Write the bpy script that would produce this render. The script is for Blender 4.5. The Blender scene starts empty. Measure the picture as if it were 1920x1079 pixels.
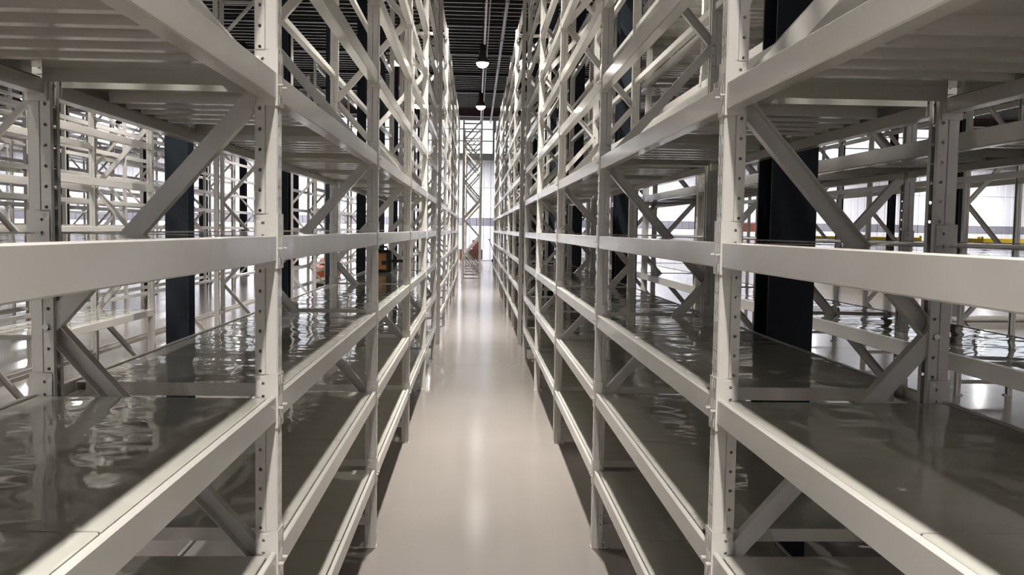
import bpy, bmesh, math, random
from mathutils import Matrix, Vector

random.seed(7)
SC = bpy.context.scene
COL = SC.collection

# ------------------------------------------------------------------ camera
W, F_PX = 1920, 1700.0
YAW, PITCH, ROLL, EYE = 0.0411, -0.0631, 0.0158, 1.6361
cy, sy, cp, sp, cr, sr = math.cos(YAW), math.sin(YAW), math.cos(PITCH), math.sin(PITCH), math.cos(ROLL), math.sin(ROLL)
FW = Vector((sy * cp, cy * cp, sp))
RT = Vector((cy, -sy, 0))
UP = RT.cross(FW)
R2 = cr * RT + sr * UP
U2 = -sr * RT + cr * UP
cam = bpy.data.objects.new('camera', bpy.data.cameras.new('camera'))
COL.objects.link(cam)
cam.matrix_world = Matrix(((R2.x, U2.x, -FW.x, 0), (R2.y, U2.y, -FW.y, 0), (R2.z, U2.z, -FW.z, EYE), (0, 0, 0, 1)))
cam.data.sensor_width = 36
cam.data.lens = F_PX / W * 36
cam.data.clip_start = 0.02
cam.data.clip_end = 300
SC.camera = cam

# ------------------------------------------------------------------ light and exposure
SC.view_settings.view_transform = 'Standard'
SC.view_settings.look = 'None'
SC.view_settings.gamma = 1
SC.view_settings.use_curve_mapping = False
SC.view_settings.exposure = 0.0
LAMP_W = 318.0
SIDE_LAMP_W = 62.0
OUTER_LAMP_W = 135.0
ADDED_END_LAMP_W = 640.0  # lamp row added out of view to brighten the end wall
LAMP_COLOR = (1.0, 0.95, 0.892)
WINDOW_GLOW = 1.6
LAMP_Z = 5.8
LAMP_XS = (-22.0, -15.0, -10.0, -5.0, -2.0, 0.12, 9.0, 17.0, 26.0)
LAMP_YS = (-9.0, -1.0, 7.0, 15.0, 23.0, 31.0, 39.0, 45.2)  # the last row is added, hidden by the racks, to wash the end wall
world = bpy.data.worlds.new('world')
SC.world = world
world.use_nodes = True
bgn = world.node_tree.nodes['Background']
bgn.inputs[0].default_value = (0.75, 0.82, 1.0, 1)
bgn.inputs[1].default_value = 0.6


# ------------------------------------------------------------------ materials
def mat(name, color, rough=0.4, metal=0.0, spec=0.5, coat=0.0):
    m = bpy.data.materials.new(name)
    m.use_nodes = True
    b = m.node_tree.nodes['Principled BSDF']
    b.inputs['Base Color'].default_value = (*color, 1)
    b.inputs['Roughness'].default_value = rough
    b.inputs['Metallic'].default_value = metal
    b.inputs['Specular IOR Level'].default_value = spec
    b.inputs['Coat Weight'].default_value = coat
    b.inputs['Coat Roughness'].default_value = 0.06
    return m


def nodes(m):
    return m.node_tree.nodes, m.node_tree.links, m.node_tree.nodes['Principled BSDF']


def noise(m, scale, detail=2.0, coord='Object', stretch=(1, 1, 1), per_object=False):
    N, Lk, b = nodes(m)
    tc = N.new('ShaderNodeTexCoord')
    mp = N.new('ShaderNodeMapping')
    mp.inputs['Scale'].default_value = stretch
    Lk.new(tc.outputs[coord], mp.inputs['Vector'])
    if per_object:
        oi = N.new('ShaderNodeObjectInfo')
        ml = N.new('ShaderNodeMath')
        ml.operation = 'MULTIPLY'
        ml.inputs[1].default_value = 40
        Lk.new(oi.outputs['Random'], ml.inputs[0])
        Lk.new(ml.outputs[0], mp.inputs['Location'])
    n = N.new('ShaderNodeTexNoise')
    n.inputs['Scale'].default_value = scale
    n.inputs['Detail'].default_value = detail
    Lk.new(mp.outputs['Vector'], n.inputs['Vector'])
    return n


def bump(m, n, dist, strength=1.0):
    N, Lk, b = nodes(m)
    bp = N.new('ShaderNodeBump')
    bp.inputs['Strength'].default_value = strength
    bp.inputs['Distance'].default_value = dist
    Lk.new(n.outputs['Fac'], bp.inputs['Height'])
    Lk.new(bp.outputs['Normal'], b.inputs['Normal'])


def vary(m, n, c0, c1, lo=0.35, hi=0.65):
    N, Lk, b = nodes(m)
    r = N.new('ShaderNodeValToRGB')
    r.color_ramp.elements[0].position = lo
    r.color_ramp.elements[1].position = hi
    r.color_ramp.elements[0].color = (*c0, 1)
    r.color_ramp.elements[1].color = (*c1, 1)
    Lk.new(n.outputs['Fac'], r.inputs['Fac'])
    Lk.new(r.outputs['Color'], b.inputs['Base Color'])


PAINT = mat('warm_white_enamel', (0.60, 0.58, 0.52), 0.13, 0, 0.6)
vary(PAINT, noise(PAINT, 3.0, 3), (0.560, 0.541, 0.505), (0.590, 0.572, 0.536))
bump(PAINT, noise(PAINT, 7.0, 1), 0.0011)
DECK = mat('glossy_enamel_sheet', (0.47, 0.462, 0.415), 0.035, 0, 0.6)
n1 = noise(DECK, 5.0, 0.5, 'Object', (1.0, 1.3, 1.0), True)
n2 = noise(DECK, 16.0, 0.0, 'Object', (0.7, 1.3, 1.0), True)
N_, L_, B_ = nodes(DECK)
mx = N_.new('ShaderNodeMath')
mx.operation = 'MULTIPLY_ADD'
mx.inputs[1].default_value = 0.16
L_.new(n2.outputs['Fac'], mx.inputs[0])
L_.new(n1.outputs['Fac'], mx.inputs[2])
bp_ = N_.new('ShaderNodeBump')
bp_.inputs['Distance'].default_value = 0.0034
L_.new(mx.outputs[0], bp_.inputs['Height'])
L_.new(bp_.outputs['Normal'], B_.inputs['Normal'])
BOLT = mat('zinc_bolt', (0.55, 0.55, 0.53), 0.3, 0.9)
COLM = mat('blue_black_column_paint', (0.012, 0.016, 0.021), 0.55, 0, 0.2)
vary(COLM, noise(COLM, 2.0), (0.010, 0.014, 0.019), (0.014, 0.019, 0.025))
FLOOR = mat('beige_epoxy_floor', (0.56, 0.50, 0.44), 0.16, 0, 0.28, 0.0)
nf = noise(FLOOR, 0.45, 4)
vary(FLOOR, nf, (0.212, 0.193, 0.174), (0.240, 0.220, 0.200))
bump(FLOOR, noise(FLOOR, 1.4, 3), 0.0012)
JOINT = mat('floor_joint_filler', (0.16, 0.14, 0.12), 0.7)
WALLM = mat('lilac_white_cladding', (0.78, 0.80, 0.90), 0.5)
WALLG = mat('grey_lower_cladding', (0.24, 0.24, 0.29), 0.5)
TRIM = mat('grey_flashing', (0.34, 0.35, 0.38), 0.5)
ROOF = mat('dark_roof_sheet', (0.018, 0.019, 0.018), 0.6)
RIBM = mat('grey_roof_purlin', (0.36, 0.37, 0.35), 0.45)
GIRD = mat('maroon_primer_steel', (0.055, 0.022, 0.026), 0.5)
BLACKG = mat('black_girder_paint', (0.012, 0.012, 0.013), 0.5)
PIPE = mat('plum_pipe_paint', (0.20, 0.15, 0.17), 0.4)
REDPIPE = mat('red_pipe_paint', (0.28, 0.05, 0.07), 0.4)
CONDUIT = mat('galvanised_conduit', (0.42, 0.39, 0.37), 0.4, 0.5)
HOUSING = mat('dark_lamp_housing', (0.06, 0.05, 0.045), 0.4, 0.3)
ORANGE = mat('orange_machine_paint', (0.36, 0.07, 0.025), 0.5)
WOODM = mat('red_brown_boards', (0.10, 0.042, 0.03), 0.6)
AMBER = mat('amber_tool_plastic', (0.50, 0.22, 0.03), 0.4)
BLACK = mat('black_plastic', (0.012, 0.012, 0.012), 0.45)
REDP = mat('red_brown_paint', (0.17, 0.05, 0.04), 0.45)
YELLOW = mat('yellow_barrier_paint', (0.85, 0.62, 0.03), 0.45)
GREYS = mat('bare_steel', (0.45, 0.43, 0.40), 0.35, 0.3)


def emis(name, color, s):
    m = bpy.data.materials.new(name)
    m.use_nodes = True
    N, Lk = m.node_tree.nodes, m.node_tree.links
    N.remove(N['Principled BSDF'])
    e = N.new('ShaderNodeEmission')
    e.inputs[0].default_value = (*color, 1)
    e.inputs[1].default_value = s
    Lk.new(e.outputs[0], N['Material Output'].inputs[0])
    return m


LENS = emis('lamp_lens', (1.0, 0.95, 0.86), 30.0)
PANE = emis('daylit_window_pane', (0.90, 0.94, 1.0), WINDOW_GLOW)


# ------------------------------------------------------------------ mesh helpers
class MB:
    """collects solids into one mesh"""

    def __init__(self):
        self.v, self.f = [], []

    def add(self, vs, fs):
        o = len(self.v)
        self.v += [tuple(p) for p in vs]
        self.f += [tuple(i + o for i in f) for f in fs]
        return self

    def box(self, a, b, bev=0.0):
        x0, y0, z0 = a
        x1, y1, z1 = b
        if bev <= 0:
            vs = [(x0, y0, z0), (x1, y0, z0), (x1, y1, z0), (x0, y1, z0), (x0, y0, z1), (x1, y0, z1), (x1, y1, z1), (x0, y1, z1)]
            return self.add(vs, [(3, 2, 1, 0), (4, 5, 6, 7), (0, 1, 5, 4), (1, 2, 6, 5), (2, 3, 7, 6), (3, 0, 4, 7)])
        bm = bmesh.new()
        bmesh.ops.create_cube(bm, size=1)
        bmesh.ops.scale(bm, vec=(x1 - x0, y1 - y0, z1 - z0), verts=bm.verts)
        bmesh.ops.translate(bm, vec=((x0 + x1) / 2, (y0 + y1) / 2, (z0 + z1) / 2), verts=bm.verts)
        bmesh.ops.bevel(bm, geom=bm.edges, offset=bev, segments=1, affect='EDGES')
        return self.bm(bm)

    def bm(self, bm):
        bm.verts.index_update()
        self.add([v.co[:] for v in bm.verts], [[v.index for v in f.verts] for f in bm.faces])
        bm.free()
        return self

    def prism(self, prof, axis, a, b):
        """extrude a closed profile along an axis; profile in the two other axes, in order"""
        n = len(prof)

        def P(p, t):
            return {'x': (t, p[0], p[1]), 'y': (p[0], t, p[1]), 'z': (p[0], p[1], t)}[axis]
        vs = [P(p, a) for p in prof] + [P(p, b) for p in prof]
        fs = [(i, (i + 1) % n, n + (i + 1) % n, n + i) for i in range(n)] + [tuple(range(n - 1, -1, -1)), tuple(range(n, 2 * n))]
        return self.add(vs, fs)

    def bar(self, p, q, prof, side=Vector((0, 1, 0))):
        """extrude profile (in-plane offset, side offset) from p to q"""
        p, q = Vector(p), Vector(q)
        d = (q - p).normalized()
        s = side.normalized()
        n = s.cross(d).normalized()
        k = len(prof)
        vs = [p + n * a + s * b for a, b in prof] + [q + n * a + s * b for a, b in prof]
        return self.add(vs, [(i, (i + 1) % k, k + (i + 1) % k, k + i) for i in range(k)] + [tuple(range(k - 1, -1, -1)), tuple(range(k, 2 * k))])

    def tube(self, pts, r, seg=10):
        pts = [Vector(p) for p in pts]
        rings = []
        for i, p in enumerate(pts):
            d = (pts[min(i + 1, len(pts) - 1)] - pts[max(i - 1, 0)]).normalized()
            a = d.cross(Vector((0, 0, 1)))
            if a.length < 1e-3:
                a = d.cross(Vector((1, 0, 0)))
            a.normalize()
            b = d.cross(a)
            rings.append([p + r * (math.cos(2 * math.pi * k / seg) * a + math.sin(2 * math.pi * k / seg) * b) for k in range(seg)])
        vs = [v for rg in rings for v in rg]
        fs = []
        for i in range(len(pts) - 1):
            for k in range(seg):
                fs.append((i * seg + k, i * seg + (k + 1) % seg, (i + 1) * seg + (k + 1) % seg, (i + 1) * seg + k))
        fs += [tuple(range(seg)), tuple(range((len(pts) - 1) * seg, len(pts) * seg))[::-1]]
        return self.add(vs, fs)

    def lathe(self, prof, seg=24, c=(0, 0, 0)):
        n = len(prof)
        vs = [(c[0] + r * math.cos(2 * math.pi * k / seg), c[1] + r * math.sin(2 * math.pi * k / seg), c[2] + z) for k in range(seg) for r, z in prof]
        fs = [(k * n + i, ((k + 1) % seg) * n + i, ((k + 1) % seg) * n + i + 1, k * n + i + 1) for k in range(seg) for i in range(n - 1)]
        return self.add(vs, fs)

    def disc_y(self, c, r, d, seg=8):
        """short cylinder along y"""
        x, y, z = c
        return self.tube([(x, y, z), (x, y + d, z)], r, seg)

    def mesh(self, name, m, smooth=False, fix=True):
        me = bpy.data.meshes.new(name)
        me.from_pydata(self.v, [], self.f)
        if fix:
            b = bmesh.new()
            b.from_mesh(me)
            bmesh.ops.recalc_face_normals(b, faces=b.faces)
            b.to_mesh(me)
            b.free()
        if smooth:
            me.polygons.foreach_set('use_smooth', [True] * len(me.polygons))
        me.materials.append(m)
        me.update()
        return me


def sheet(cells, thick, name, m):
    """cells: list of (verts, faces) of a folded sheet; welded and thickened"""
    mb = MB()
    for vs, fs in cells:
        mb.add(vs, fs)
    me = bpy.data.meshes.new(name)
    me.from_pydata(mb.v, [], mb.f)
    b = bmesh.new()
    b.from_mesh(me)
    bmesh.ops.remove_doubles(b, verts=b.verts, dist=1e-5)
    bmesh.ops.recalc_face_normals(b, faces=b.faces)
    bmesh.ops.solidify(b, geom=b.faces[:], thickness=thick)
    bmesh.ops.recalc_face_normals(b, faces=b.faces)
    b.to_mesh(me)
    b.free()
    me.materials.append(m)
    return me


def hole_cell(P, a0, a1, z0, z1, hole):
    """rectangle a0..a1 by z0..z1 with an 8-point hole (relative to its centre); P maps (a,z) to 3D"""
    am, zm = (a0 + a1) / 2, (z0 + z1) / 2
    outer = [(a1, zm), (a1, z1), (am, z1), (a0, z1), (a0, zm), (a0, z0), (am, z0), (a1, z0)]
    vs = [P(*p) for p in outer] + [P(am + x, zm + z) for x, z in hole]
    return vs, [(i, (i + 1) % 8, 8 + (i + 1) % 8, 8 + i) for i in range(8)]


ROUND = [(0.0044 * math.cos(k * math.pi / 4), 0.0044 * math.sin(k * math.pi / 4)) for k in range(8)]
SLOT = [(0.0042, 0.002), (0.0048, 0.010), (0.0, 0.013), (-0.0048, 0.010), (-0.0042, 0.002), (-0.0022, -0.013), (0.0, -0.0145), (0.0022, -0.013)]


def link(name, me, parent=None, loc=(0, 0, 0), rz=0.0):
    o = bpy.data.objects.new(name, me)
    if parent is not None:
        o.parent = parent
    o.location = loc
    if rz:
        o.rotation_euler = (0, 0, rz)
    COL.objects.link(o)
    return o


def tag(o, label, cat, group=None):
    o['label'] = label
    o['category'] = cat
    if group:
        o['group'] = group
    return o


def thing(name, label, cat, loc=(0, 0, 0), rz=0.0, group=None):
    o = link(name, None, None, loc, rz)
    o.empty_display_size = 0.2
    return tag(o, label, cat, group)


def struct(name, me, parent=None, loc=(0, 0, 0), rz=0.0):
    o = link(name, me, parent, loc, rz)
    if parent is None:
        o['kind'] = 'structure'
    return o


# ------------------------------------------------------------------ room shell
X0, X1, Y0, Y1, ZR = -31.0, 33.0, -10.0, 48.3, 7.75
fl = struct('floor', MB().box((X0 - .3, Y0 - .3, -0.30), (X1 + .3, Y1 + .3, -0.022)).mesh('floor_bed', JOINT))
for ya, yb in ((Y0, 12.93), (12.945, 37.0), (37.01, Y1)):
    for xa, xb in ((X0, -10.0), (-9.995, 10.5), (10.505, X1)):
        link('floor_slab', MB().box((xa, ya, -0.022), (xb, yb, 0.0)).mesh('floor_slab', FLOOR), fl)

ce = struct('ceiling', MB().box((X0, Y0, ZR + 0.10), (X1, Y1, ZR + 0.16)).mesh('roof_sheet', ROOF))
rib_me = MB().prism([(-0.02, 0.10), (-0.02, 0.006), (0.02, 0.006), (0.02, 0.10)], 'x', X0 + .1, X1 - .1).mesh('roof_purlin', ROOF)
flg_me = MB().prism([(-0.028, 0.0), (0.028, 0.0), (0.028, 0.006), (-0.028, 0.006)], 'x', X0 + .1, X1 - .1).mesh('purlin_flange', RIBM)  # pale flange under dark web: lit purlin edges put into the colour
y = 1.0
while y < Y1 - 0.3:
    link('flange', flg_me, link('purlin', rib_me, ce, (0, y, ZR)))
    y += 0.47
gird_me = MB().prism([(-0.09, 0), (0.09, 0), (0.09, 0.02), (0.01, 0.02), (0.01, 0.10), (-0.01, 0.10), (-0.01, 0.02), (-0.09, 0.02)], 'x', X0 + .1, X1 - .1).mesh('roof_girder', BLACKG)
for k in range(9):
    link('girder', gird_me, ce, (0, 5.5 + 4.37 * k, ZR - 0.10))
mar = MB().prism([(-0.12, 0), (0.12, 0), (0.12, 0.03), (0.015, 0.03), (0.015, 0.33), (0.12, 0.33), (0.12, 0.36), (-0.12, 0.36), (-0.12, 0.33), (-0.015, 0.33), (-0.015, 0.03), (-0.12, 0.03)], 'x', X0 + .1, X1 - .1).mesh('end_girder', GIRD)
link('end_girder', mar, ce, (0, 46.2, ZR - 0.42))

# end wall: cladding panels in three bands, a strip of windows on top
wn = struct('wall_back', MB().box((X0, Y1 + 0.03, 0), (X1, Y1 + 0.25, ZR + .1)).mesh('end_wall_core', TRIM))
PW = 1.1


def clad(w, h, m):
    prof = [(0.004, 0)]
    for k in range(3):
        a = k * w / 3
        prof += [(a + 0.01, -0.0), (a + 0.03, -0.03), (a + w / 3 - 0.03, -0.03), (a + w / 3 - 0.01, 0.0)]
    prof += [(w - 0.004, 0), (w - 0.004, 0.028), (0.004, 0.028)]
    return MB().prism(prof, 'z', 0, h).mesh('cladding_panel', m)


for z0, z1, m in ((0.02, 1.84, WALLM), (1.86, 2.24, WALLG), (2.26, 3.84, WALLM), (3.86, 5.30, WALLM)):
    me = clad(PW, z1 - z0, m)
    x = X0 + 1
    while x < X1 - 1:
        link('cladding_panel', me, wn, (x, Y1, z0))
        x += PW
link('sill_flashing', MB().box((X0, Y1 - 0.10, 5.30), (X1, Y1 + 0.03, 5.60), 0.01).mesh('sill_flashing', TRIM), wn)
k = 1
x = X0 + 1.0
while x < X1 - 4:
    w = struct('window_%d' % k, MB().box((x, Y1 - 0.02, 5.60), (x + 0.08, Y1 + 0.03, 7.45)).box((x + 4.32, Y1 - 0.02, 5.60), (x + 4.4, Y1 + 0.03, 7.45))
               .box((x + 0.08, Y1 - 0.02, 7.38), (x + 4.32, Y1 + 0.03, 7.45)).box((x + 0.08, Y1 - 0.02, 5.60), (x + 4.32, Y1 + 0.03, 5.66)).mesh('window_frame', TRIM))
    for zb in (6.28, 6.90):
        link('transom', MB().box((x + 0.08, Y1 - 0.03, zb), (x + 4.32, Y1 + 0.02, zb + 0.06)).mesh('transom', TRIM), w)
    for zb, zt in ((5.66, 6.28), (6.34, 6.90), (6.96, 7.38)):
        link('pane', MB().box((x + 0.08, Y1 + 0.0, zb), (x + 4.32, Y1 + 0.015, zt)).mesh('pane', PANE), w)
    x += 4.42
    k += 1
struct('wall_left', MB().box((X0 - 0.25, Y0, 0), (X0, Y1 + .25, ZR + .1)).mesh('wall_left', WALLM))
struct('wall_right', MB().box((X1, Y0, 0), (X1 + 0.25, Y1 + .25, ZR + .1)).mesh('wall_right', WALLM))
struct('wall_front', MB().box((X0, Y0 - 0.25, 0), (X1, Y0, ZR + .1)).mesh('wall_front', WALLM))

# ------------------------------------------------------------------ steel columns
CW, CD = 0.20, 0.20
hp = [(-CW / 2, -CD / 2), (CW / 2, -CD / 2), (CW / 2, -CD / 2 + .016), (.007, -CD / 2 + .016), (.007, CD / 2 - .016), (CW / 2, CD / 2 - .016), (CW / 2, CD / 2), (-CW / 2, CD / 2), (-CW / 2, CD / 2 - .016), (-.007, CD / 2 - .016), (-.007, -CD / 2 + .016), (-CW / 2, -CD / 2 + .016)]
col_me = MB().prism(hp, 'z', 0.02, ZR - 0.2).mesh('column_shaft', COLM)
colp_me = MB().box((-.16, -.16, 0), (.16, .16, .02), .004).mesh('column_base', COLM)
ORD = ('nearest', 'second', 'third', 'fourth', 'fifth', 'sixth', 'seventh', 'eighth', 'ninth', 'tenth', 'eleventh', 'twelfth')


def column(x, y, label, group):
    t = thing('steel_column', label, 'column', (x, y, 0), 0, group)
    link('shaft', col_me, t)
    link('base_plate', colp_me, t)


for k in range(9):
    column(-2.69, 8.39 + 4.37 * k, 'blue-black steel column standing in the open floor behind the left racks, %s in its row' % ORD[k], 'columns behind the left racks')
for k in range(8):
    column(1.385, 4.01 + 4.37 * k, 'blue-black steel column between the two right-hand racks, %s in its row' % ORD[k], 'columns between the right racks')
for k in range(7):
    column(14.0, 21.4 + 4.37 * k, 'blue-black steel column near the far right wall, %s in its row' % ORD[k], 'columns by the right wall')
for k in range(7):
    column(-7.6, 17.0 + 4.37 * k, 'blue-black steel column among the far left racks, %s in its row' % ORD[k], 'columns among the far left racks')

# ------------------------------------------------------------------ racking meshes
RACK_H, D, L = 4.95, 0.60, 2.30
TOPS = [0.414 + 0.4 * k for k in range(12)]


def post_detail(h):
    n = int(round(h / 0.05))
    cells = []
    pts = [(.052, -.010), (.052, -.024), None, (.031, -.024), (.0295, -.0195), (.0265, -.0195), (.025, -.024), (.0025, -.024), (0, -.0215)]

    def M(u, v, s):
        return lambda: None
    for s in (1, -1):
        plain = [((.052, -.010), (.052, -.024)), ((.031, -.024), (.0295, -.0195)), ((.0295, -.0195), (.0265, -.0195)), ((.0265, -.0195), (.025, -.024)),
                 ((.025, -.024), (.0025, -.024)), ((.0025, -.024), (0, -.0215)), ((0, -.0215), (0, -.019)), ((0, -.005), (0, 0))]
        for (ua, va), (ub, vb) in plain:
            vs, fs = [], []
            for k in range(2 * n + 1):
                vs += [(-ua, s * va, k * .025), (-ub, s * vb, k * .025)]
            for k in range(2 * n):
                fs.append((2 * k, 2 * k + 1, 2 * k + 3, 2 * k + 2))
            cells.append((vs, fs))
        for k in range(n):
            cells.append(hole_cell(lambda a, z, s=s: (-a, s * -.024, z), .031, .052, k * .05, k * .05 + .05, ROUND))
            cells.append(hole_cell(lambda a, z, s=s: (0.0, s * a, z), -.019, -.005, k * .05, k * .05 + .05, SLOT))
    return sheet(cells, -0.0018, 'post_perforated', PAINT)


POST_D = post_detail(RACK_H)
half = [(.052, -.010), (.052, -.024), (.031, -.024), (.0295, -.0195), (.0265, -.0195), (.025, -.024), (0, -.024)]
inner = [(.0505, -.010), (.0505, -.0225), (.0325, -.0225), (.031, -.018), (.025, -.018), (.0235, -.0225), (.0015, -.0225)]
prof = [(-u, v) for u, v in half] + [(-u, -v) for u, v in reversed(half)] + [(-u, -v) for u, v in inner] + [(-u, v) for u, v in reversed(inner)]
POST_S = MB().prism(prof, 'z', 0, RACK_H).mesh('post_plain', PAINT)
PLATE = MB().box((-.082, -.030, 0), (.004, .030, .005), .001).tube([(-.068, -.016, .005), (-.068, -.016, .016)], .008, 8).tube([(-.068, .016, .005), (-.068, .016, .016)], .008, 8).mesh('post_base_plate', PAINT)

BLEN = L - 0.056
bp = [(0, -.003), (-.003, 0), (-.0128, 0), (-.015, -.0022), (-.015, -.030), (-.042, -.030), (-.042, -.063), (-.040, -.065), (-.003, -.065), (0, -.062)]
BEAM = MB().prism(bp, 'y', -BLEN / 2, BLEN / 2).mesh('step_beam', PAINT)


def connector(s):
    cells = []
    P = lambda a, z: (a, s * -.0288, z)
    zs = [(-.082, -.018, None), (-.018, .014, ROUND), (.014, .046, ROUND), (.046, .054, None)]
    for z0, z1, h in zs:
        if h:
            cells.append(hole_cell(P, -.050, -.016, z0, z1, h))
        else:
            cells.append(([P(-.050, z0), P(-.016, z0), P(-.016, z1), P(-.050, z1)], [(0, 1, 2, 3)]))
        a = [P(-.016, z0), P(.0012, z0), P(.0012, z1), P(-.016, z1)]
        cells.append((a, [(0, 1, 2, 3)]))
        b = [P(.0012, z0), (.0012, s * -.002, z0), (.0012, s * -.002, z1), P(.0012, z1)]
        cells.append((b, [(0, 1, 2, 3)]))
    me = sheet(cells, -0.003, 'beam_connector', PAINT)
    b = bmesh.new()
    b.from_mesh(me)
    mb = MB()
    for z in (-.065, -.015, .035):                      # pressed hooks on the front leg
        mb.prism([(s * -.0155, z - .010), (s * -.008, z - .010), (s * -.007, z + .010), (s * -.0165, z + .010)], 'x', .0012, .0052)
    mb.box((.001, s * -.030 if s > 0 else s * -.018, -.033), (.016, s * -.018 if s > 0 else s * -.030, -.029))   # safety pin
    o = mb.mesh('tmp', PAINT)
    b.from_mesh(o)
    b.to_mesh(me)
    b.free()
    bpy.data.meshes.remove(o)
    return me


CONN = {1: connector(1), -1: connector(-1)}

PLEN = (L - 0.10) / 2 - 0.003
PHX = D / 2 - 0.0220
RIBY = [(-2 + k) * 0.122 for k in range(5)]


def rib(mb, yc):
    return mb.prism([(yc - .019, -.002), (yc - .016, -.030), (yc + .016, -.030), (yc + .019, -.002)], 'x', -PHX + .03, PHX - .03)


def panel(ribs):
    mb = MB()
    nx, ny = 6, 12
    t = 0.0
    # top skin with rolled long edges
    xs = [-PHX, -PHX + .0025] + [-PHX + .0025 + (2 * PHX - .005) * i / nx for i in range(1, nx)] + [PHX - .0025, PHX]
    zs = [-.0025] + [0] * (len(xs) - 2) + [-.0025]
    top = [(x, z) for x, z in zip(xs, zs)]
    prof = top + [(PHX, -.026), (PHX - .022, -.026), (PHX - .022, -.0245), (PHX - .0015, -.0245), (PHX - .0015, -.002)] + [(-PHX + .0015, -.002), (-PHX + .0015, -.0245), (-PHX + .022, -.0245), (-PHX + .022, -.026), (-PHX, -.026)]
    mb.prism(prof, 'y', -PLEN / 2, PLEN / 2)
    for s in (-1, 1):
        mb.box((-PHX + .026, s * (PLEN / 2 - .0007) - .0007, -.036), (PHX - .026, s * (PLEN / 2 - .0007) + .0007, -.0015))
    if ribs:
        for yc in RIBY:
            rib(mb, yc)
    return mb.mesh('shelf_panel', DECK)


PANEL, PANEL_BARE = panel(True), panel(False)
RIB = rib(MB(), 0.0).mesh('stiffening_rib', PAINT)

CH = [(-.022, -.016), (.022, -.016), (.022, .016), (.020, .016), (.020, -.014), (-.020, -.014), (-.020, .016), (-.022, .016)]
CHR = [(a, -b) for a, b in reversed(CH)]


def brace_mesh(up, back):
    """from the post at local x=-.036 to the one at x=-(D-.036); rises .6 when up else falls"""
    a = Vector((-.036, 0, 0 if up else .6))
    b = Vector((-(D - .036), 0, .6 if up else 0))
    d = (b - a).normalized() * .018
    return MB().bar(a - d, b + d, CHR if back else CH).mesh('diagonal_brace', PAINT)


BR = {(u, k): brace_mesh(u, k) for u in (0, 1) for k in (0, 1)}
STRUT = MB().bar((-.02, 0, 0), (-(D - .02), 0, 0), CH).mesh('frame_strut', PAINT)
BOLTM = MB().disc_y((0, -.031, 0), .008, .062, 8).mesh('brace_bolt', BOLT)
FRAME_ONE = {}


def frame_mesh():
    mb = MB()
    prof2 = [(-.052, -.024), (0, -.024), (0, .024), (-.052, .024)]
    mb.prism(prof2, 'z', 0, RACK_H)
    mb.prism([(-D + .052, .024), (-D, .024), (-D, -.024), (-D + .052, -.024)], 'z', 0, RACK_H)
    for k in range(8):
        up = k % 2
        z = .18 + .6 * k
        a = Vector((-.036, 0, z if up else z + .6))
        b = Vector((-(D - .036), 0, z + .6 if up else z))
        if max(a.z, b.z) > RACK_H:
            break
        mb.bar(a, b, [(-.022, -.01), (.022, -.01), (.022, .01), (-.022, .01)])
    return mb.mesh('upright_frame', PAINT)


FRAME_FAR = frame_mesh()
RACKS = []


def rack(label, xf, s, ys, tops=TOPS, decks=None, detail=2, group=None, deck_bays=None, beam_bays=None):
    """one continuous run. xf: x of the front (aisle) face, s=+1 when that face looks to +x.
    ys: frame positions. decks: list of level indices with shelves. detail 2 near, 1 middle, 0 far"""
    t = thing('storage_rack', label, 'rack', (xf, ys[0], 0), 0, group)
    RACKS.append(t)
    rf = 0.0 if s > 0 else math.pi
    rb = math.pi if s > 0 else 0.0
    xb = -s * D
    for i, y in enumerate(ys):
        yl = y - ys[0]
        if detail == 0:
            link('upright_frame', FRAME_FAR, t, (0, yl, 0), rf)
        else:
            for x, r in ((0, rf), (xb, rb)):
                p = link('post', POST_D if detail == 2 else POST_S, t, (x, yl, 0), r)
                link('base_plate', PLATE, p)
            for k in range(8):
                z = .18 + .6 * k
                if z + .6 > RACK_H + .03:
                    break
                b = link('brace', BR[(k % 2, k % 2)], t, (0, yl, z - (0.02 if k == 7 else 0)), rf)
                if detail == 2:
                    e = -.036 if k % 2 == 0 else -(D - .036)
                    link('bolt', BOLTM, b, (e, 0, .6))
            link('strut', STRUT, t, (0, yl, .14), rf)
            link('strut', STRUT, t, (0, yl, 4.86), rf)
    for i in range(len(ys) - 1):
        yc = (ys[i] + ys[i + 1]) / 2 - ys[0]
        hb = L / 2
        for k, z in enumerate(tops):
            if beam_bays and k not in beam_bays.get(i, (0,)):
                continue
            for x, r, f in ((0, rf, 1), (xb, rb, -1)):
                b = link('beam', BEAM, t, (x, yc, z), r)
                if detail == 2:
                    # connectors sit on the posts at both ends (handed in the beam's own frame)
                    link('connector', CONN[1], b, (0, hb, 0))
                    link('connector', CONN[-1], b, (0, -hb, 0))
            if decks and k in decks and (deck_bays is None or i in deck_bays):
                under = z > 1.9 and detail == 2
                for h in (-1, 1):
                    # in the first bay the joint between the two panels lies a little past the middle
                    sc, off = (1 - h * .095 if i == 0 and detail == 2 else 1.0), 0.0
                    if i > 0 and k < 4:                 # the lower shelves stop short of the frame behind them
                        sc, off = 0.948, 0.06
                    ye = h * (PLEN + .003) if not off else off + h * (PLEN * sc + .003)
                    d = link('shelf_panel', PANEL_BARE if under else PANEL, t, (xb / 2, yc + ye - h * PLEN * sc / 2, z - .003))
                    d.scale = (1, sc, 1)
                    if under:
                        for yr in RIBY:
                            link('stiffening_rib', RIB, d, (0, yr, 0))
    return t


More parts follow.
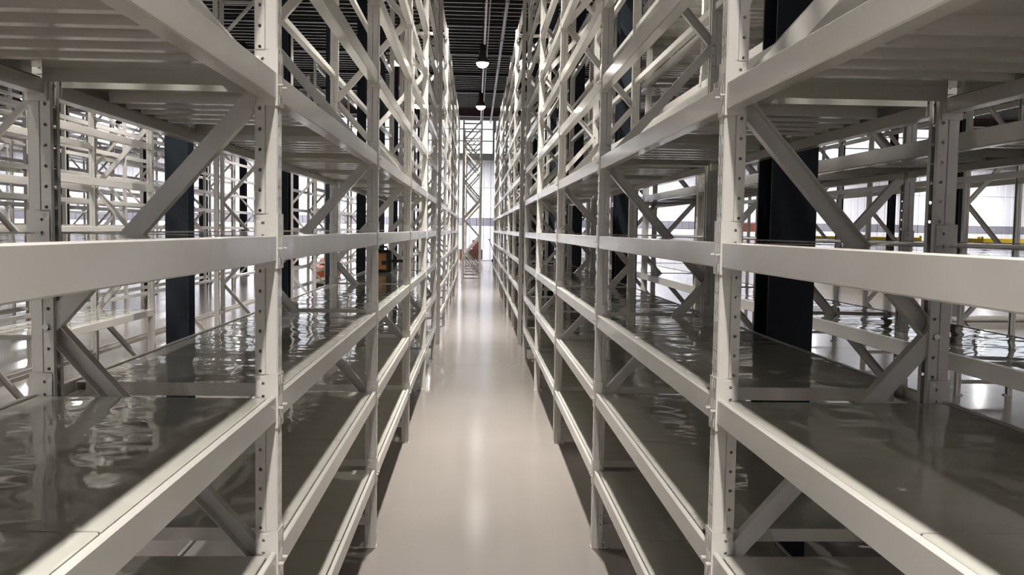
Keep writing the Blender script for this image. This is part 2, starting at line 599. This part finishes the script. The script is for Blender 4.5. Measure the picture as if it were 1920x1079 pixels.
A, B = -0.4916, 0.6221
YF = lambda n: n * L - 0.003
rack('long white steel rack lining the near left side of the aisle, dark glossy shelves', A, 1, [YF(n) for n in range(6)], decks=range(5))
rack('long white steel rack lining the near right side of the aisle, dark glossy shelves', B, -1, [YF(n) for n in range(6)], decks=range(5))
rack('white steel rack farther down the left side of the aisle, beyond the cross passage', A, 1, [12.95 + L * n for n in range(7)], detail=1)
rack('white steel rack farther down the right side of the aisle, beyond the cross passage', B, -1, [12.95 + L * n for n in range(9)], decks=range(5), detail=1)
rack('white steel rack behind the right-hand rack and the dark columns, shelves stacked high', 2.34, 1, [2.5 + L * n for n in range(5)], decks=range(9), detail=2)
rack('far white rack behind the right-hand racks, past the cross passage', 2.34, 1, [14.2 + L * n for n in range(7)], decks=range(9), detail=0)
rack('white rack standing end-on at the far end of the aisle, lattice frames showing', -0.42, -1, [27.9 + L * n for n in range(5)], detail=1)
rack('white open rack across the floor behind the left-hand rack, mostly bare upright frames', -3.73, -1, [6.72 + 2.25 * n for n in range(5)], decks=(1,), deck_bays=(0,), detail=2, beam_bays={0: range(12)})
rack('white open rack continuing the second left row in the distance', -3.73, -1, [18.0 + L * n for n in range(6)], detail=0)
rack('white open rack in the third row on the left', -6.0, 1, [9.0 + L * n for n in range(8)], decks=(1, 4), deck_bays=(0, 1), detail=0)
rack('white open rack in the fourth row on the left', -8.5, 1, [12.5 + L * n for n in range(8)], detail=0)
rack('white open rack in the leftmost distant row', -12.0, 1, [17.0 + L * n for n in range(7)], detail=0)
rack('white rack with high beams only on the open floor at far right', 5.0, -1, [6.85 + L * n for n in range(6)], tops=[2.26, 3.06, 3.86], detail=1)

# ------------------------------------------------------------------ hanging lamps
LR = 0.17
house = MB().lathe([(0.001, .46), (.05, .46), (.055, .30), (.09, .27), (.10, .16), (.165, .05), (LR, 0.0), (LR - .012, 0.0), (.155, .05), (.09, .15), (.001, .16)], 28).mesh('lamp_housing', HOUSING, True)
lens = MB().lathe([(0.001, -.12), (.05, -.115), (.10, -.09), (.14, -.045), (.152, .0), (.152, .02), (.001, .02)], 28).mesh('lamp_lens', LENS, True)
stem = MB().tube([(0, 0, .46), (0, 0, ZR - LAMP_Z + .1)], .014, 8).mesh('lamp_stem', HOUSING)
FINS = MB()
for k in range(10):
    a = k * math.pi / 5
    FINS.bar((.052 * math.cos(a), .052 * math.sin(a), .30), (.052 * math.cos(a), .052 * math.sin(a), .45), [(-.003, 0), (.003, 0), (.003, .03), (-.003, .03)], Vector((math.cos(a), math.sin(a), 0)))
fins = FINS.mesh('cooling_fin', HOUSING)
LDS = []
for en, colr in ((LAMP_W, LAMP_COLOR), (SIDE_LAMP_W, LAMP_COLOR), (ADDED_END_LAMP_W, (1.0, 0.98, 0.97)), (OUTER_LAMP_W, LAMP_COLOR)):
    ld = bpy.data.lights.new('lamp_light', 'AREA')
    ld.shape = 'DISK'
    ld.size = 0.22
    ld.energy = en
    ld.color = colr
    ld.spread = math.radians(170 if en == ADDED_END_LAMP_W else 111)
    LDS.append(ld)
seen = {23.0: 'bright high-bay lamp hanging over the aisle, lower and larger of the two fully in view', 31.0: 'small bright high-bay lamp over the far end of the aisle', 15.0: 'high-bay lamp over the aisle cut by the top of the picture'}
ROWN = {-22.0: 'over the far left floor', -15.0: 'over the fourth left row', -10.0: 'over the third left row', -5.0: 'over the second left row', -2.0: 'over the floor with columns',
        0.12: 'over the main aisle', 9.0: 'over the open floor on the right', 17.0: 'by the right-hand columns', 26.0: 'along the right wall'}


def lamp_label(lx, ly):
    return 'high-bay lamp %s, %s along, counted from behind the camera' % (ROWN[lx], ORD[1:][LAMP_YS.index(ly)] if ly > -5 else 'first')  # also labels the added wall-washing lamps of the last row


for lx in LAMP_XS:
    for ly in LAMP_YS:
        if ly > 38 and lx == 0.12:
            continue
        on = lx == 0.12 and ly in seen
        t = thing('pendant_lamp', seen[ly] if on else lamp_label(lx, ly), 'lamp', (lx, ly, LAMP_Z), 0, 'lamps over the aisle' if lx == 0.12 else 'lamps over the other rows')
        link('housing', house, t)
        link('lens', lens, t)
        link('stem', stem, t)
        link('heat_sink', fins, t)
        lo = bpy.data.objects.new('lamp_light', LDS[2] if ly > 45 else LDS[0] if lx == 0.12 else LDS[1] if lx == -2.0 else LDS[3])  # last row: added unseen lights that brighten the end wall
        lo.parent = t
        lo.location = (0, 0, -0.16)
        COL.objects.link(lo)

# ------------------------------------------------------------------ pipes under the roof
PY0, PY1 = 0.5, 45.9


def pipe(label, x, z, r, m, dx=0.0, cat='pipe', name='ceiling_pipe'):
    t = thing(name, label, cat, (x, PY0, z))
    link('pipe_run', MB().tube([(0, 0, 0), (dx, PY1 - PY0, 0)], r, 10).mesh('pipe_run', m, True), t)
    cl = MB()
    hang = MB().box((-.008, -.02, r * .8), (.008, .02, ZR - z - .01)).mesh('pipe_hanger', m)
    sleeve = MB().tube([(0, -.05, 0), (0, .05, 0)], r * 1.35, 10).mesh('pipe_coupling', m, True)
    k = 3.0
    while k < PY1 - PY0:
        link('hanger', hang, t, (dx * k / (PY1 - PY0), k, 0))
        link('coupling', sleeve, t, (dx * (k + .6) / (PY1 - PY0), k + .6, 0))
        k += 4.37


pipe('grey conduit running along the lamps above the aisle', 0.19, 6.95, .028, CONDUIT, name='lamp_conduit', cat='conduit')
pipe('thin plum cable pipe beside the lamp conduit', 0.28, 7.02, .018, PIPE, name='cable_pipe')
pipe('plum sprinkler pipe above the right of the aisle', 0.68, 7.0, .042, PIPE, name='sprinkler_pipe')
pipe('red sprinkler pipe above the open floor on the left', -2.9, 6.85, .042, REDPIPE, name='sprinkler_pipe')

# ------------------------------------------------------------------ loose things
# tool on the shelf, left row
t = thing('site_radio', 'small black and amber tool case standing on a left-hand shelf', 'tool', (-0.90, 8.75, 1.2125), math.radians(-6))
link('body', MB().box((-.10, -.055, 0), (.10, .055, .215), .018).mesh('tool_body', BLACK), t)
link('front_panel', MB().box((-.072, -.062, .03), (.060, -.054, .185), .006).mesh('tool_front', AMBER), t)
link('latch', MB().box((.015, -.068, .075), (.060, -.061, .115), .003).mesh('tool_latch', BLACK), t)
link('side_arm', MB().box((.098, -.03, .10), (.235, .03, .125), .008).mesh('tool_arm', BLACK), t)
link('handle', MB().tube([(-.06, 0, .21), (-.055, 0, .245), (.055, 0, .245), (.06, 0, .21)], .009, 8).mesh('tool_handle', BLACK, True), t)

# orange machine on the floor beyond the left racks
t = thing('floor_machine', 'orange-red floor machine parked beyond the left racks', 'machine', (-3.95, 24.6, 0), 0.1)
link('body', MB().box((-.30, -.45, .10), (.30, .45, .62), .05).mesh('machine_body', ORANGE), t)
link('hood', MB().box((-.24, .05, .62), (.24, .42, .78), .04).mesh('machine_hood', ORANGE), t)
link('bumper', MB().box((-.33, -.48, .06), (.33, -.40, .18), .02).mesh('machine_bumper', BLACK), t)
wh = MB().tube([(-.03, 0, 0), (.03, 0, 0)], .09, 14).mesh('machine_wheel', BLACK)
for wx in (-.30, .30):
    for wy in (-.30, .30):
        link('wheel', wh, t, (wx, wy, .09))
link('steering_bar', MB().tube([(0, .3, .75), (0, .5, 1.05), (-.22, .52, 1.08)], .02, 8).mesh('machine_bar', BLACK, True), t)


def pallet_truck(label, x, y, rz, m):
    t = thing('pallet_truck', label, 'pallet truck', (x, y, 0), rz)
    for s in (-1, 1):
        link('fork', MB().box((s * .19 - .08, -1.2, .06), (s * .19 + .08, 0, .11), .008).mesh('truck_fork', m), t)
        link('roller', MB().tube([(s * .19 - .05, -1.05, .05), (s * .19 + .05, -1.05, .05)], .045, 12).mesh('truck_roller', BLACK), t)
    link('head', MB().box((-.24, 0, .08), (.24, .16, .42), .03).mesh('truck_head', m), t)
    link('pump', MB().tube([(0, .22, .12), (0, .22, .52)], .06, 12).mesh('truck_pump', BLACK), t)
    link('wheel', MB().tube([(-.09, .24, .09), (.09, .24, .09)], .09, 14).mesh('truck_wheel', BLACK), t)
    link('tiller', MB().tube([(0, .22, .5), (0, .50, 1.15)], .022, 8).tube([(-.16, .50, 1.16), (.16, .50, 1.16)], .018, 8).mesh('truck_tiller', m), t)


pallet_truck('red-brown pallet truck with raised handle by the end wall, in the aisle gap', 1.15, 45.6, 1.15, REDP)
t = thing('packing_crate', 'orange-brown crate with an upright lid behind the lattice rack at the end wall', 'crate', (-0.25, 46.6, 0), 0.15)
link('bottom', MB().box((-.55, -.35, .10), (.55, .35, .14)).mesh('crate_bottom', WOODM), t)
for k in range(3):
    link('side_board', MB().box((-.55, -.37, .16 + .16 * k), (.55, -.35, .30 + .16 * k)).mesh('crate_board', WOODM), t)
    link('side_board', MB().box((-.55, .35, .16 + .16 * k), (.55, .37, .30 + .16 * k)).mesh('crate_board', WOODM), t)
for s in (-1, 1):
    link('runner', MB().box((s * .45 - .05, -.36, 0), (s * .45 + .05, .36, .10)).mesh('crate_runner', REDP), t)
    link('end_board', MB().box((s * .56 - .01, -.37, .14), (s * .56 + .01, .37, .62)).mesh('crate_end', WOODM), t)
link('lid', MB().box((.15, .38, .14), (.50, .42, 1.10), .01).mesh('crate_lid', REDP), t)

# spare beams lying on the floor, far right
for k in range(6):
    lay, i = divmod(k, 3)
    z = 0.08 + lay * 0.075
    o = link('loose_beam', BEAM, None, (9.9 + 0.30 * i + .1 * lay, 16.6 + .15 * i, z + .0), math.radians(96))
    tag(o, 'spare white rack beam lying in the pile on the floor at far right', 'beam', 'spare beams on the floor')

# yellow barriers in front of the end wall on the right
for k, (bx, by) in enumerate(((15.3, 38.0), (17.9, 38.3), (20.5, 38.1), (24.4, 41.0), (27.0, 41.0))):
    t = thing('safety_barrier', 'yellow slatted safety barrier by the far right wall, %s from the left' % ('first', 'second', 'third', 'fourth', 'fifth')[k], 'barrier', (bx, by, 0), 0, 'yellow barriers')
    for s in (-1.2, 1.2):
        link('leg', MB().box((s - .05, -.05, 0), (s + .05, .05, 1.68), .006).mesh('barrier_leg', YELLOW), t)
        link('foot', MB().box((s - .06, -.30, 0), (s + .06, .30, .04), .006).mesh('barrier_foot', YELLOW), t)
    for j in range(4):
        link('slat', MB().box((-1.2, -.07, .22 + .36 * j), (1.2, -.05, .52 + .36 * j), .004).mesh('barrier_slat', YELLOW), t)

# cabinet against the end wall
t = thing('tool_cabinet', 'red and white cabinet standing against the far end wall at right', 'cabinet', (14.55, Y1 - 0.14, 0))
link('case', MB().box((-.45, -.40, .08), (.45, 0, 2.20), .01).mesh('cabinet_case', REDP), t)
link('plinth', MB().box((-.42, -.37, 0), (.42, 0, .08)).mesh('cabinet_plinth', BLACK), t)
for s_ in (-1, 1):
    link('door', MB().box((s_ * .22 - .20, -.42, .14), (s_ * .22 + .20, -.40, 1.75), .006).mesh('cabinet_door', WALLM), t)
    link('handle', MB().box((s_ * .06 - .015, -.44, .95), (s_ * .06 + .015, -.42, 1.10), .004).mesh('cabinet_handle', BLACK), t)
